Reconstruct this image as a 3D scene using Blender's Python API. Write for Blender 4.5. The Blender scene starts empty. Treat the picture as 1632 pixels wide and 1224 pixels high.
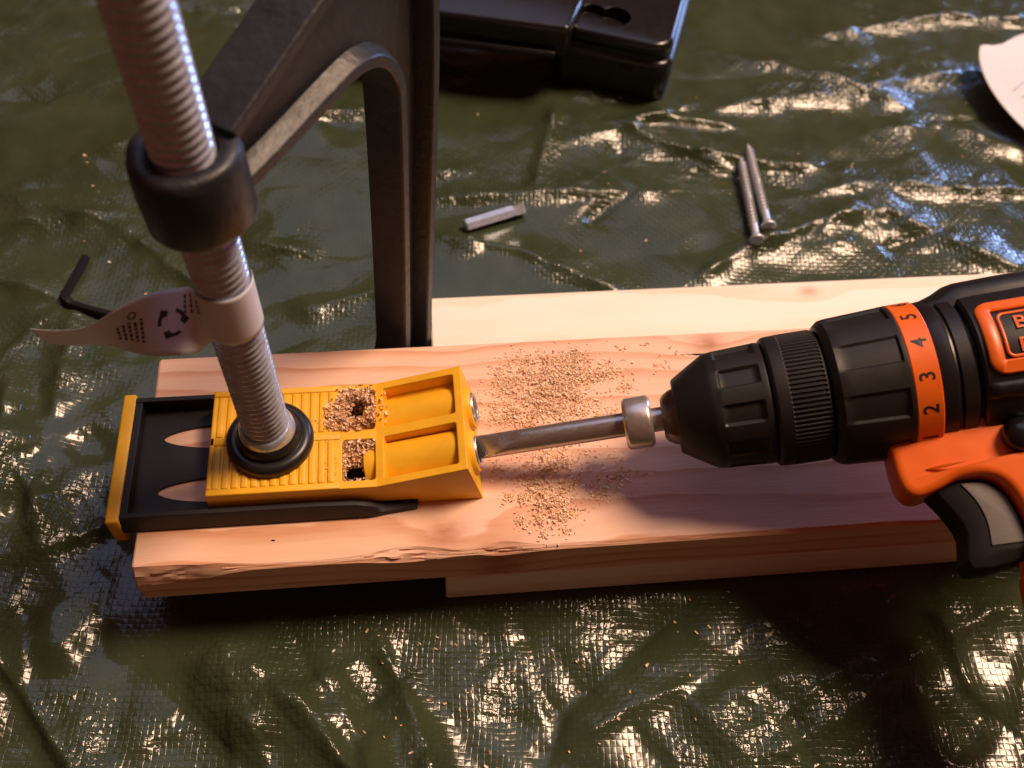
import bpy, bmesh, math, random
import numpy as np
from mathutils import Matrix, Vector

S = 0.001                      # all lengths below are millimetres
scene = bpy.context.scene
COL = scene.collection
random.seed(7)
rng = np.random.default_rng(11)

# ------------------------------------------------------------------ camera
cam_d = bpy.data.cameras.new('camera')
cam = bpy.data.objects.new('camera', cam_d)
COL.objects.link(cam)
CR, CU, CF = (0.9948446, -0.0923901, 0.0418117), (0.0520800, 0.8192383, 0.5710834), (0.0870162, 0.5659617, -0.8198265)
cam.matrix_world = Matrix(((CR[0], CU[0], -CF[0], 0.100184), (CR[1], CU[1], -CF[1], -0.142998),
                           (CR[2], CU[2], -CF[2], 0.344891), (0, 0, 0, 1)))
cam_d.sensor_width = 36
cam_d.lens = 34.584
cam_d.clip_start = 0.005
cam_d.clip_end = 50
cam_d.dof.use_dof = True
cam_d.dof.focus_distance = 0.338
cam_d.dof.aperture_fstop = 11.0
scene.camera = cam

# ------------------------------------------------------------------ world and lamps (an indoor, lamp-lit close-up)
world = bpy.data.worlds.new('World')
scene.world = world
world.use_nodes = True
bg = world.node_tree.nodes['Background']
bg.inputs[0].default_value = (0.56, 0.16, 0.09, 1)
bg.inputs[1].default_value = 0.16


def lamp(name, loc, target, size, power, color, shape='DISK'):
    d = bpy.data.lights.new(name, 'AREA')
    d.shape = shape
    d.size = size * S
    d.energy = power
    d.color = color
    o = bpy.data.objects.new(name, d)
    COL.objects.link(o)
    v = Vector(target) * S - Vector(loc) * S
    o.rotation_euler = v.to_track_quat('-Z', 'Y').to_euler()
    o.location = Vector(loc) * S
    return o


lamp('warm_room_lamp', (1700, 750, 3060), (150, 40, 30), 1150, 160.0, (1.0, 0.68, 0.47))
lamp('cool_window_light', (1500, 1300, 470), (150, 60, 30), 320, 10.0, (0.36, 0.52, 1.0), 'SQUARE')
lamp('cool_overhead_fill', (150, 1350, 2000), (150, 60, 30), 1800, 7.5, (0.60, 0.68, 1.0))  # fill lamp added overhead to lift the shadows with a cool tone

scene.view_settings.view_transform = 'Standard'
scene.view_settings.look = 'None'
scene.view_settings.exposure = 0.0
scene.view_settings.gamma = 1.0
scene.view_settings.use_curve_mapping = False


# ------------------------------------------------------------------ material helpers
class NT:
    def __init__(self, name):
        self.m = bpy.data.materials.new(name)
        self.m.use_nodes = True
        self.t = self.m.node_tree
        self.b = self.t.nodes['Principled BSDF']
        self.out = self.t.nodes['Material Output']

    def n(self, kind, **kw):
        x = self.t.nodes.new(kind)
        for k, v in kw.items():
            setattr(x, k, v)
        return x

    def l(self, a, b):
        self.t.links.new(a, b)

    def set(self, **kw):
        for k, v in kw.items():
            i = self.b.inputs[k.replace('_', ' ')]
            if hasattr(v, 'links') or isinstance(v, bpy.types.NodeSocket):
                self.l(v, i)
            else:
                i.default_value = v

    def coords(self, scale=(1, 1, 1)):
        g = self.n('ShaderNodeNewGeometry')
        mp = self.n('ShaderNodeMapping')
        mp.inputs['Scale'].default_value = scale
        self.l(g.outputs['Position'], mp.inputs[0])
        return mp.outputs[0]

    def noise(self, vec, scale, detail=3, rough=.55, dist=0):
        x = self.n('ShaderNodeTexNoise')
        x.inputs['Scale'].default_value = scale
        x.inputs['Detail'].default_value = detail
        x.inputs['Roughness'].default_value = rough
        x.inputs['Distortion'].default_value = dist
        self.l(vec, x.inputs['Vector'])
        return x.outputs[0]

    def ramp(self, fac, stops, interp='LINEAR'):
        r = self.n('ShaderNodeValToRGB')
        r.color_ramp.interpolation = interp
        e = r.color_ramp.elements
        while len(e) < len(stops):
            e.new(.5)
        for i, (p, c) in enumerate(stops):
            e[i].position = p
            e[i].color = c if len(c) == 4 else (*c, 1)
        self.l(fac, r.inputs[0])
        return r.outputs[0]

    def math(self, op, a, b=None, c=None):
        x = self.n('ShaderNodeMath', operation=op)
        for i, v in enumerate((a, b, c)):
            if v is None:
                continue
            if isinstance(v, bpy.types.NodeSocket):
                self.l(v, x.inputs[i])
            else:
                x.inputs[i].default_value = v
        return x.outputs[0]

    def mix(self, fac, a, b, blend='MIX'):
        x = self.n('ShaderNodeMix', data_type='RGBA', blend_type=blend)
        for s, v in ((x.inputs[0], fac), (x.inputs[6], a), (x.inputs[7], b)):
            if isinstance(v, bpy.types.NodeSocket):
                self.l(v, s)
            else:
                s.default_value = v if not isinstance(v, tuple) else (v if len(v) == 4 else (*v, 1))
        return x.outputs[2]

    def bump(self, height, dist, strength=1.0, normal=None):
        x = self.n('ShaderNodeBump')
        x.inputs['Strength'].default_value = strength
        x.inputs['Distance'].default_value = dist
        self.l(height, x.inputs['Height'])
        if normal is not None:
            self.l(normal, x.inputs['Normal'])
        return x.outputs[0]

    def bevel(self, r, samples=6):
        x = self.n('ShaderNodeBevel', samples=samples)
        x.inputs['Radius'].default_value = r
        return x.outputs[0]


def plastic(name, col, rough=.4, grain=0.0, grain_scale=1500, bev=0.0, spec=.5, var=.12, coat=0.0):
    t = NT(name)
    c = t.coords()
    f = t.noise(c, 90, 4)
    dark = tuple(x * (1 - var) for x in col)
    lite = tuple(min(1, x * (1 + var * .6)) for x in col)
    t.set(Base_Color=t.ramp(f, [(.3, dark), (.7, lite)]))
    r = t.noise(c, 220, 4)
    t.set(Roughness=t.math('MULTIPLY_ADD', r, .18, rough - .09))
    t.b.inputs['Specular IOR Level'].default_value = spec
    t.b.inputs['Coat Weight'].default_value = coat
    nrm = t.bevel(bev) if bev else None
    if grain:
        nrm = t.bump(t.noise(c, grain_scale, 2), grain, .6, nrm)
    if nrm is not None:
        t.set(Normal=nrm)
    return t.m


def metal(name, col, rough, bev=0.0, scratch=None, var=.2, metallic=1.0):
    t = NT(name)
    c = t.coords(scratch or (1, 1, 1))
    f = t.noise(c, 260, 5, .65)
    t.set(Base_Color=t.ramp(f, [(.3, tuple(x * (1 - var) for x in col)), (.7, col)]), Metallic=metallic)
    t.set(Roughness=t.math('MULTIPLY_ADD', f, .22, rough - .1))
    nrm = t.bevel(bev) if bev else None
    nrm = t.bump(t.noise(c, 900, 3), .00006, .5, nrm)
    t.set(Normal=nrm)
    return t.m


def wood(name, early, late, ring_center, ring_scale, knots=(), seed=0.0):
    t = NT(name)
    g = t.n('ShaderNodeNewGeometry')
    sx = t.n('ShaderNodeSeparateXYZ')
    t.l(g.outputs['Position'], sx.inputs[0])
    # slow wander of the grain along the board
    low = t.n('ShaderNodeMapping')
    low.inputs['Scale'].default_value = (9, 40, 40)
    low.inputs['Location'].default_value = (seed, seed * 1.7, 0)
    t.l(g.outputs['Position'], low.inputs[0])
    wander = t.math('MULTIPLY_ADD', t.noise(low.outputs[0], 1.0, 3), .022, -.011)
    dy = t.math('ADD', t.math('ADD', sx.outputs[1], -ring_center[0] * S), wander)
    dz = t.math('ADD', sx.outputs[2], -ring_center[1] * S)
    kmask = None
    push = None
    for (kx, ky, ka, kb) in knots:
        ex = t.math('DIVIDE', t.math('ADD', sx.outputs[0], -kx * S), ka * S)
        ey = t.math('DIVIDE', t.math('ADD', sx.outputs[1], -ky * S), kb * S)
        d2 = t.math('ADD', t.math('MULTIPLY', ex, ex), t.math('MULTIPLY', ey, ey))
        m = t.math('POWER', 2.718, t.math('MULTIPLY', d2, -1.0))
        wide = t.math('POWER', 2.718, t.math('MULTIPLY', d2, -.16))
        kmask = m if kmask is None else t.math('MAXIMUM', kmask, m)
        p = t.math('MULTIPLY', wide, .007)
        push = p if push is None else t.math('ADD', push, p)
    if push is not None:
        dy = t.math('ADD', dy, push)
    rr = t.math('SQRT', t.math('ADD', t.math('MULTIPLY', dy, dy), t.math('MULTIPLY', dz, dz)))
    fr = t.math('FRACT', t.math('MULTIPLY', rr, ring_scale))
    ring = t.ramp(fr, [(0, (0, 0, 0)), (.55, (.12,) * 3), (.86, (.9,) * 3), (.95, (1,) * 3), (1, (0,) * 3)])
    fine = t.n('ShaderNodeMapping')
    fine.inputs['Scale'].default_value = (45, 900, 900)
    t.l(g.outputs['Position'], fine.inputs[0])
    fib = t.noise(fine.outputs[0], 1.0, 4, .65)
    blot = t.noise(low.outputs[0], 2.3, 4)
    f = t.math('MULTIPLY', t.math('MULTIPLY', ring, .46), t.math('MULTIPLY_ADD', blot, 1.6, .1))
    f = t.math('ADD', f, t.math('MULTIPLY_ADD', fib, .30, -.12))
    f = t.math('ADD', f, t.math('MULTIPLY_ADD', blot, .35, -.16))
    col = t.ramp(f, [(0, early), (.55, late), (1, tuple(x * .6 for x in late))])
    if kmask is not None:
        kring = t.math('MULTIPLY_ADD', t.noise(t.coords((260, 500, 500)), 1.0, 3), .8, .3)
        col = t.mix(t.math('MULTIPLY', kmask, kring), col, (late[0] * .62, late[1] * .42, late[2] * .30))
    t.set(Base_Color=col, Roughness=.62)
    t.b.inputs['Specular IOR Level'].default_value = .35
    h = t.math('ADD', fib, t.math('MULTIPLY', ring, .4))
    t.set(Normal=t.bump(h, .00012, .7))
    return t.m


MAT = {}
MAT['pine'] = wood('pine_sanded', (.86, .57, .41), (.66, .33, .19), (-60, -95), 150,
                   ((212, 83, 6, 5), (123, -1, 9, 5.5), (104, 8, 7, 5)), 1.3)
MAT['pine_pale'] = wood('pine_pale', (.94, .86, .76), (.86, .70, .55), (190, -150), 110,
                        ((270, 123, 5, 3),), 4.1)
MAT['yellow'] = plastic('yellow_plastic', (.88, .475, .02), .42, .00003, 2600, .0008, .45)
MAT['tray_black'] = plastic('matte_black_plastic', (.014, .013, .014), .55, .00004, 2600, .0007, .4)
MAT['chuck_black'] = plastic('chuck_black_plastic', (.013, .011, .010), .48, .00005, 2400, .0004, .45)
MAT['body_black'] = plastic('housing_black_plastic', (.011, .010, .010), .36, .00003, 2600, .0, .5)
MAT['orange'] = plastic('orange_plastic', (.84, .15, .011), .36, .00003, 2600, .0, .5, .08)
MAT['print_black'] = plastic('black_print', (.012, .010, .010), .5)
MAT['trigger'] = plastic('trigger_shaded_plastic', (.009, .008, .008), .65, .00008, 1600, spec=.3)  # near black: the shade on the trigger's front is put into the colour
MAT['cheek'] = plastic('trigger_lit_plastic', (.15, .135, .125), .7, .00008, 1600)  # lighter grey: the light on the upward side is put into the colour
MAT['case'] = plastic('glossy_black_plastic', (.010, .009, .009), .22, .0, 2000, .0006, .5)
MAT['recess'] = plastic('recess_black', (.006, .005, .005), .35)
MAT['clamp_paint'] = plastic('black_clamp_paint', (.020, .022, .027), .44, .00040, 330, .0008, .5, .35)
MAT['rubber'] = plastic('black_pad', (.014, .013, .014), .33, .00003, 2000, .0005, .5)
MAT['zinc'] = metal('zinc_plated_steel', (.64, .72, .86), .25, 0, None, .3, .55)
MAT['steel'] = metal('drill_steel', (.60, .55, .52), .27, 0, (.25, 3, 3), .2, .85)
MAT['collar_steel'] = metal('collar_steel', (.72, .67, .64), .30, .0004, None, .2, .8)
MAT['dark_steel'] = metal('dark_jaw_steel', (.25, .21, .18), .35)
MAT['screw_steel'] = metal('screw_steel', (.64, .66, .70), .40, 0, None, .2, .5)
MAT['key_black'] = plastic('black_oxide_key', (.007, .006, .006), .6, spec=.2)


def make_paper(name, col, trans):
    t = NT(name)
    c = t.coords()
    f = t.noise(c, 700, 4)
    t.set(Base_Color=t.ramp(f, [(.3, tuple(x * .93 for x in col)), (.7, col)]), Roughness=.65)
    t.set(Normal=t.bump(t.noise(c, 260, 4), .0002, .4))
    tr = t.n('ShaderNodeBsdfTranslucent')
    tr.inputs[0].default_value = (col[0], col[1] * .82, col[2] * .62, 1)
    mx = t.n('ShaderNodeMixShader')
    mx.inputs[0].default_value = trans
    t.l(t.b.outputs[0], mx.inputs[1])
    t.l(tr.outputs[0], mx.inputs[2])
    t.l(mx.outputs[0], t.out.inputs[0])
    return t.m


MAT['paper'] = make_paper('white_paper', (.80, .79, .80), .12)
MAT['label'] = make_paper('label_paper', (.82, .84, .94), .14)
MAT['ink'] = plastic('label_ink', (.05, .04, .06), .6)
MAT['grey_ink'] = plastic('grey_ink', (.45, .44, .45), .6)


def make_tarp_mat():
    t = NT('olive_tarp')
    c = t.coords()
    sx = t.n('ShaderNodeSeparateXYZ')
    # the weave runs a little askew
    rot = t.n('ShaderNodeMapping')
    rot.inputs['Rotation'].default_value = (0, 0, math.radians(5))
    g = t.n('ShaderNodeNewGeometry')
    wob = t.n('ShaderNodeTexNoise')
    wob.inputs['Scale'].default_value = 28
    t.l(g.outputs['Position'], wob.inputs['Vector'])
    add = t.n('ShaderNodeVectorMath', operation='MULTIPLY_ADD')
    t.l(wob.outputs[1], add.inputs[0])
    add.inputs[1].default_value = (.006, .006, 0)
    t.l(g.outputs['Position'], add.inputs[2])
    t.l(add.outputs[0], rot.inputs[0])
    t.l(rot.outputs[0], sx.inputs[0])
    w = 2.15 * S
    px = t.math('MULTIPLY', sx.outputs[0], math.pi / w)
    py = t.math('MULTIPLY', sx.outputs[1], math.pi / w)
    cx = t.math('ABSOLUTE', t.math('SINE', px))
    cy = t.math('ABSOLUTE', t.math('SINE', py))
    lx = t.math('POWER', cx, .35)
    ly = t.math('POWER', cy, .35)
    over = t.math('MULTIPLY', t.math('SINE', px), t.math('SINE', py))
    cell = t.math('MULTIPLY', lx, ly)
    weave = t.math('MULTIPLY_ADD', over, .45, cell)
    # every little cell of the weave lies at its own tilt
    ix = t.math('FLOOR', t.math('DIVIDE', sx.outputs[0], w))
    iy = t.math('FLOOR', t.math('DIVIDE', sx.outputs[1], w))
    fx = t.math('FRACT', t.math('DIVIDE', sx.outputs[0], w))
    fy = t.math('FRACT', t.math('DIVIDE', sx.outputs[1], w))
    cid = t.n('ShaderNodeCombineXYZ')
    t.l(ix, cid.inputs[0])
    t.l(iy, cid.inputs[1])
    wn = t.n('ShaderNodeTexWhiteNoise', noise_dimensions='2D')
    t.l(cid.outputs[0], wn.inputs['Vector'])
    ws = t.n('ShaderNodeSeparateColor')
    t.l(wn.outputs['Color'], ws.inputs[0])
    tilt = t.math('ADD', t.math('MULTIPLY', t.math('SUBTRACT', ws.outputs[0], .5), t.math('SUBTRACT', fx, .5)),
                  t.math('MULTIPLY', t.math('SUBTRACT', ws.outputs[1], .5), t.math('SUBTRACT', fy, .5)))
    weave = t.math('MULTIPLY_ADD', t.math('MULTIPLY', tilt, cell), 1.5, weave)
    # film lumps, in patches
    lum = t.noise(c, 360, 3, .6)
    lum2 = t.noise(c, 120, 3, .6, .6)
    att = t.n('ShaderNodeAttribute', attribute_name='crumple')
    cr = att.outputs['Fac']
    patch = t.math('MULTIPLY_ADD', cr, .75, .22)
    n1 = t.bump(t.math('MULTIPLY', weave, patch), .00018, .8)
    n2 = t.bump(t.math('MULTIPLY', lum, cr), .0008, .5, n1)
    n3 = t.bump(t.math('MULTIPLY', lum2, cr), .0013, .5, n2)
    col = t.ramp(t.noise(c, 40, 5), [(.3, (.030, .043, .019)), (.7, (.050, .064, .033))])
    seam_noise = t.noise(c, 420, 3)  # noise that varies how dark the seams between weave cells are
    col = t.mix(t.math('MULTIPLY', t.math('SUBTRACT', 1.0, cell), t.math('MULTIPLY', patch, t.math('MULTIPLY', seam_noise, .6))), col, (.012, .017, .008))
    t.set(Base_Color=col, Normal=n3)
    t.set(Roughness=t.math('MULTIPLY_ADD', t.noise(c, 150, 4), .20, .07))
    t.b.inputs['Specular IOR Level'].default_value = .5
    return t.m


MAT['tarp'] = make_tarp_mat()


def make_chip_mat():
    t = NT('wood_shavings')
    oi = t.n('ShaderNodeNewGeometry')
    rnd = oi.outputs['Random Per Island']
    t.set(Base_Color=t.ramp(rnd, [(0, (.64, .35, .16)), (.3, (.84, .56, .33)), (1, (.95, .77, .57))]), Roughness=.7)
    return t.m


MAT['chips'] = make_chip_mat()


# ------------------------------------------------------------------ geometry helpers
def link_mesh(name, verts, faces, mat, parent=None, smooth=35, label=None):
    me = bpy.data.meshes.new(name)
    V = np.asarray(verts, dtype=np.float64) * S
    me.from_pydata(V.tolist(), [], [list(f) for f in faces])
    me.update()
    bm = bmesh.new()
    bm.from_mesh(me)
    bmesh.ops.remove_doubles(bm, verts=bm.verts, dist=1e-6)
    bmesh.ops.recalc_face_normals(bm, faces=bm.faces)
    bm.to_mesh(me)
    bm.free()
    return finish(name, me, mat, parent, smooth, label)


def finish(name, me, mat, parent=None, smooth=35, label=None):
    if smooth:
        me.polygons.foreach_set('use_smooth', [True] * len(me.polygons))
        if smooth < 180:
            me.set_sharp_from_angle(angle=math.radians(smooth))
    me.materials.append(MAT[mat])
    o = bpy.data.objects.new(name, me)
    COL.objects.link(o)
    if parent is not None:
        attach(o, parent)
    if label:
        o['label'] = label
    return o


def attach(o, parent):
    o.parent = parent
    root = parent
    off = Vector((0, 0, 0))
    while root is not None:
        off += root.location
        root = root.parent
    o.matrix_parent_inverse = Matrix.Translation(-off) if parent.parent is None else Matrix.Identity(4)


def thing(name, label, cat, loc, group=None):
    o = bpy.data.objects.new(name, None)
    o.empty_display_size = .01
    o.location = Vector(loc) * S
    COL.objects.link(o)
    return tag(o, label, cat, group)


def tag(o, label, cat, group=None):
    o['label'] = label
    o['category'] = cat
    if group:
        o['group'] = group
    return o


class Frame:
    def __init__(self, o, x, y, z):
        self.o, self.x, self.y, self.z = (np.array(a, float) for a in (o, x, y, z))

    def __call__(self, p):
        p = np.atleast_2d(np.asarray(p, float))
        return self.o + p[:, :1] * self.x + p[:, 1:2] * self.y + p[:, 2:3] * self.z


WORLD = Frame((0, 0, 0), (1, 0, 0), (0, 1, 0), (0, 0, 1))


def lathe(profile, n=48, frame=WORLD, rmod=None, caps=True, closed=False):
    """profile: list of (s, r); axis is frame.x"""
    V, Fc = [], []
    for (s, r) in profile:
        for k in range(n):
            a = 2 * math.pi * k / n
            rr = r if rmod is None else r + rmod(s, a, r)
            V.append((s, rr * math.cos(a), rr * math.sin(a)))
    m = len(profile)
    for i in range(m - 1 + (1 if closed else 0)):
        j = (i + 1) % m
        for k in range(n):
            Fc.append((i * n + k, i * n + (k + 1) % n, j * n + (k + 1) % n, j * n + k))
    if caps and not closed:
        Fc.append(tuple(range(n - 1, -1, -1)))
        Fc.append(tuple((m - 1) * n + k for k in range(n)))
    return frame(V), Fc


def prism(outline, z0, z1, frame=WORLD):
    n = len(outline)
    V = [(x, y, z0) for x, y in outline] + [(x, y, z1) for x, y in outline]
    Fc = [tuple(range(n - 1, -1, -1)), tuple(range(n, 2 * n))]
    Fc += [(k, (k + 1) % n, n + (k + 1) % n, n + k) for k in range(n)]
    return frame(V), Fc


def box(x0, x1, y0, y1, z0, z1, frame=WORLD):
    return prism([(x0, y0), (x1, y0), (x1, y1), (x0, y1)], z0, z1, frame)


def join(parts):
    V, Fc, b = [], [], 0
    for v, f in parts:
        V.append(np.asarray(v))
        Fc += [tuple(i + b for i in q) for q in f]
        b += len(v)
    return np.concatenate(V), Fc


def bevelled(name, V, Fc, mat, parent, off, segs=3, ang=30, smooth=40, label=None):
    me = bpy.data.meshes.new(name)
    me.from_pydata((np.asarray(V) * S).tolist(), [], [list(f) for f in Fc])
    bm = bmesh.new()
    bm.from_mesh(me)
    bmesh.ops.remove_doubles(bm, verts=bm.verts, dist=1e-6)
    bmesh.ops.recalc_face_normals(bm, faces=bm.faces)
    ed = [e for e in bm.edges if len(e.link_faces) == 2 and e.calc_face_angle(0) > math.radians(ang)]
    bmesh.ops.bevel(bm, geom=ed, offset=off * S, segments=segs, profile=.5, affect='EDGES', clamp_overlap=True)
    bm.to_mesh(me)
    bm.free()
    return finish(name, me, mat, parent, smooth, label)


def rounded_rect(x0, x1, y0, y1, r, n=6):
    P = []
    for cx, cy, a0 in ((x1 - r, y1 - r, 0), (x0 + r, y1 - r, 90), (x0 + r, y0 + r, 180), (x1 - r, y0 + r, 270)):
        for k in range(n + 1):
            a = math.radians(a0 + 90 * k / n)
            P.append((cx + r * math.cos(a), cy + r * math.sin(a)))
    return P


def boolean(obj, cutters):
    """subtract the cutter meshes (V, F) from obj's mesh, for good"""
    for V, Fc in cutters:
        c = link_mesh('cutter', V, Fc, 'yellow', None, 0)
        md = obj.modifiers.new('cut', 'BOOLEAN')
        md.operation = 'DIFFERENCE'
        md.solver = 'EXACT'
        md.object = c
        dg = bpy.context.evaluated_depsgraph_get()
        dg.update()
        me = bpy.data.meshes.new_from_object(obj.evaluated_get(dg))
        old = obj.data
        obj.modifiers.clear()
        obj.data = me
        bpy.data.meshes.remove(old)
        cm = c.data
        bpy.data.objects.remove(c)
        bpy.data.meshes.remove(cm)


def text_mesh(body, size, bold=0.0):
    cu = bpy.data.curves.new('lettering', 'FONT')
    cu.body = body
    cu.size = size
    cu.align_x = 'LEFT'
    cu.resolution_u = 4
    cu.offset = bold
    ob = bpy.data.objects.new('lettering', cu)
    COL.objects.link(ob)
    dg = bpy.context.evaluated_depsgraph_get()
    dg.update()
    me = ob.evaluated_get(dg).to_mesh()
    V = np.array([v.co[:2] for v in me.vertices])
    Fc = [tuple(p.vertices) for p in me.polygons]
    ob.evaluated_get(dg).to_mesh_clear()
    bpy.data.objects.remove(ob)
    bpy.data.curves.remove(cu)
    return V, Fc


# ------------------------------------------------------------------ the tarp
def axis_coords(lo, hi, d0, d1, step, far):
    a = [d0]
    st = step
    while a[-1] > lo:
        st = min(st * 1.25, far)
        a.append(a[-1] - st)
    b = list(np.arange(d0 + step, d1, step))
    st = step
    c = [d1]
    while c[-1] < hi:
        st = min(st * 1.25, far)
        c.append(c[-1] + st)
    return np.array(a[::-1] + b + c)


TX = axis_coords(-900, 1300, -150, 490, 1.05, 30)
TY = axis_coords(-700, 1200, -95, 390, 1.05, 30)


def smooth_noise(X, Y, cell, seed, ax=1.0, ay=1.0, ang=0.0):
    r = np.random.default_rng(seed)
    N = 256
    G = r.uniform(-1, 1, (N, N))
    ca, sa = math.cos(ang), math.sin(ang)
    u = (X * ca + Y * sa) / (cell * ax) + 100.3
    v = (-X * sa + Y * ca) / (cell * ay) + 100.7
    i, j = np.floor(u).astype(int), np.floor(v).astype(int)
    fu, fv = u - i, v - j
    fu = fu * fu * fu * (fu * (fu * 6 - 15) + 10)
    fv = fv * fv * fv * (fv * (fv * 6 - 15) + 10)
    g = lambda a, b: G[a % N, b % N]
    return (g(i, j) * (1 - fu) + g(i + 1, j) * fu) * (1 - fv) + (g(i, j + 1) * (1 - fu) + g(i + 1, j + 1) * fu) * fv


CREASES = [  # polyline, height, width on its one side, width on the other
    ([(195, -5), (183, -15), (170, -24), (142, -44), (133, -63)], -5.0, 7.0, 30),
    ([(51, -16), (66, -36), (75, -58), (84, -90)], 3.2, 4, 7),
    ([(74, -6), (86, -29), (96, -60), (104, -90)], 4.6, 4.5, 11),
    ([(-62, 5), (-52, -11), (-35, -34), (-23, -50), (-6, -80)], 7.0, 22, 4.5),
    ([(-46, 27), (-22, 40)], 4.5, 12, 4),
    ([(30, -28), (42, -56), (50, -84)], 4.0, 5, 10),
    ([(145, -55), (164, -46), (187, -39)], 2.6, 9, 5),
    ([(205, -69), (233, -56), (249, -49), (277, -33), (320, -16)], 5.0, 12, 9),
    ([(90, 206), (108, 208), (161, 209), (221, 209)], 3.6, 12, 6),
    ([(104, 182), (148, 170), (194, 143)], 3.8, 9, 6),
    ([(206, 259), (235, 262), (273, 255)], 3.8, 9, 5),
    ([(270, 270), (340, 279), (421, 297)], 4.4, 20, 8),
    ([(279, 199), (334, 208), (384, 198), (440, 196)], 3.6, 12, 6),
    ([(262, 166), (297, 183), (334, 188), (377, 150), (392, 140)], 5.2, 13, 8),
    ([(228, 150), (260, 170), (283, 177)], 4.2, 10, 6),
    ([(16, 186), (57, 173)], 4.0, 9, 6),
    ([(-33, 192), (5, 153)], 4.0, 9, 6),
    ([(-120, 196), (-93, 201), (-37, 206)], 4.2, 12, 7),
    ([(-100, 170), (-60, 154)], 4.6, 10, 6),
    ([(-52, 158), (-50, 93), (-46, 29), (-56, 0)], 5.0, 14, 9),
    ([(176, 275), (158, 209)], 2.6, 7, 4),
    ([(440, 216), (419, 225), (383, 251), (346, 247)], 4.0, 12, 7),
    ([(-95, 90), (-80, 20), (-85, -40)], 6.0, 18, 10),
    ([(60, 290), (20, 250), (-20, 262), (-70, 240)], 5.0, 12, 9),
    ([(330, 330), (420, 345), (500, 330)], 4.5, 14, 8),
    ([(40, 140), (78, 150), (100, 142)], 3.5, 9, 6),
    ([(8, -2), (22, -10), (40, -24), (58, -44), (74, -66), (86, -95)], 12, 13, 12),
    ([(-70, 120), (-66, 60), (-72, 10), (-58, -20), (-52, -60)], 12.0, 14, 12),
]


# smaller random folds: every which way in front of the boards, mostly sideways behind them
_r = random.Random(23)
for _k in range(58):
    if _k < 34:
        _x, _y, _a, _l = _r.uniform(-110, 330), _r.uniform(-110, -8), _r.uniform(0, math.pi), _r.uniform(20, 60)
    elif _k < 40:
        _x, _y, _a, _l = _r.uniform(-130, -25), _r.uniform(0, 140), _r.uniform(.9, 2.2), _r.uniform(25, 60)
    else:
        _x, _y, _a, _l = _r.uniform(-140, 470), _r.uniform(145, 370), _r.gauss(.05, .35), _r.uniform(35, 95)
    _c, _s2 = math.cos(_a) * _l / 2, math.sin(_a) * _l / 2
    _b = _r.uniform(-.12, .12) * _l
    CREASES.append(([(_x - _c, _y - _s2), (_x - _s2 * _b / _l, _y + _c * _b / _l), (_x + _c, _y + _s2)],
                    _r.choice((-1, 1, 1)) * _r.uniform(1.6, 4.2), _r.uniform(4, 15), _r.uniform(4, 15)))


def seg_ridge(X, Y, pts, h, wl, wr):
    xs, ys = [p[0] for p in pts], [p[1] for p in pts]
    m = 5.5 * max(wl, wr)
    near = (X > min(xs) - m) & (X < max(xs) + m) & (Y > min(ys) - m) & (Y < max(ys) + m)
    H, C = np.zeros(X.shape), np.zeros(X.shape)
    if near.any():
        H[near], C[near] = seg_ridge_at(X[near], Y[near], pts, h, wl, wr)
    return H, C


def seg_ridge_at(X, Y, pts, h, wl, wr):
    best = np.full(X.shape, 1e9)
    side = np.zeros(X.shape)
    along = np.zeros(X.shape)
    L = [0]
    for (a, b) in zip(pts[:-1], pts[1:]):
        L.append(L[-1] + math.dist(a, b))
    for k, (a, b) in enumerate(zip(pts[:-1], pts[1:])):
        dx, dy = b[0] - a[0], b[1] - a[1]
        l2 = dx * dx + dy * dy
        t = np.clip(((X - a[0]) * dx + (Y - a[1]) * dy) / l2, 0, 1)
        ex, ey = X - a[0] - t * dx, Y - a[1] - t * dy
        d = np.hypot(ex, ey)
        m = d < best
        best = np.where(m, d, best)
        side = np.where(m, dx * ey - dy * ex, side)
        along = np.where(m, (L[k] + t * math.sqrt(l2)) / L[-1], along)
    w = np.where(side > 0, wl, wr) * (1 + .35 * smooth_noise(X, Y, 14, 91))
    w = np.maximum(w, 2.0)
    body = np.exp(-np.sqrt((best / w) ** 2 + .02) * 1.5)
    fade = np.clip(np.minimum(along, 1 - along) * 5 + .25, 0, 1)
    m = np.exp(-(best / (w * 1.25)) ** 2) * fade * np.clip(.75 + 1.3 * smooth_noise(X, Y, 21, 93), 0, 1)
    return h * body * fade * (1 + .25 * smooth_noise(X, Y, 9, 92)), m


def ridged(n):
    return 1 - np.abs(n) * 2


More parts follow.
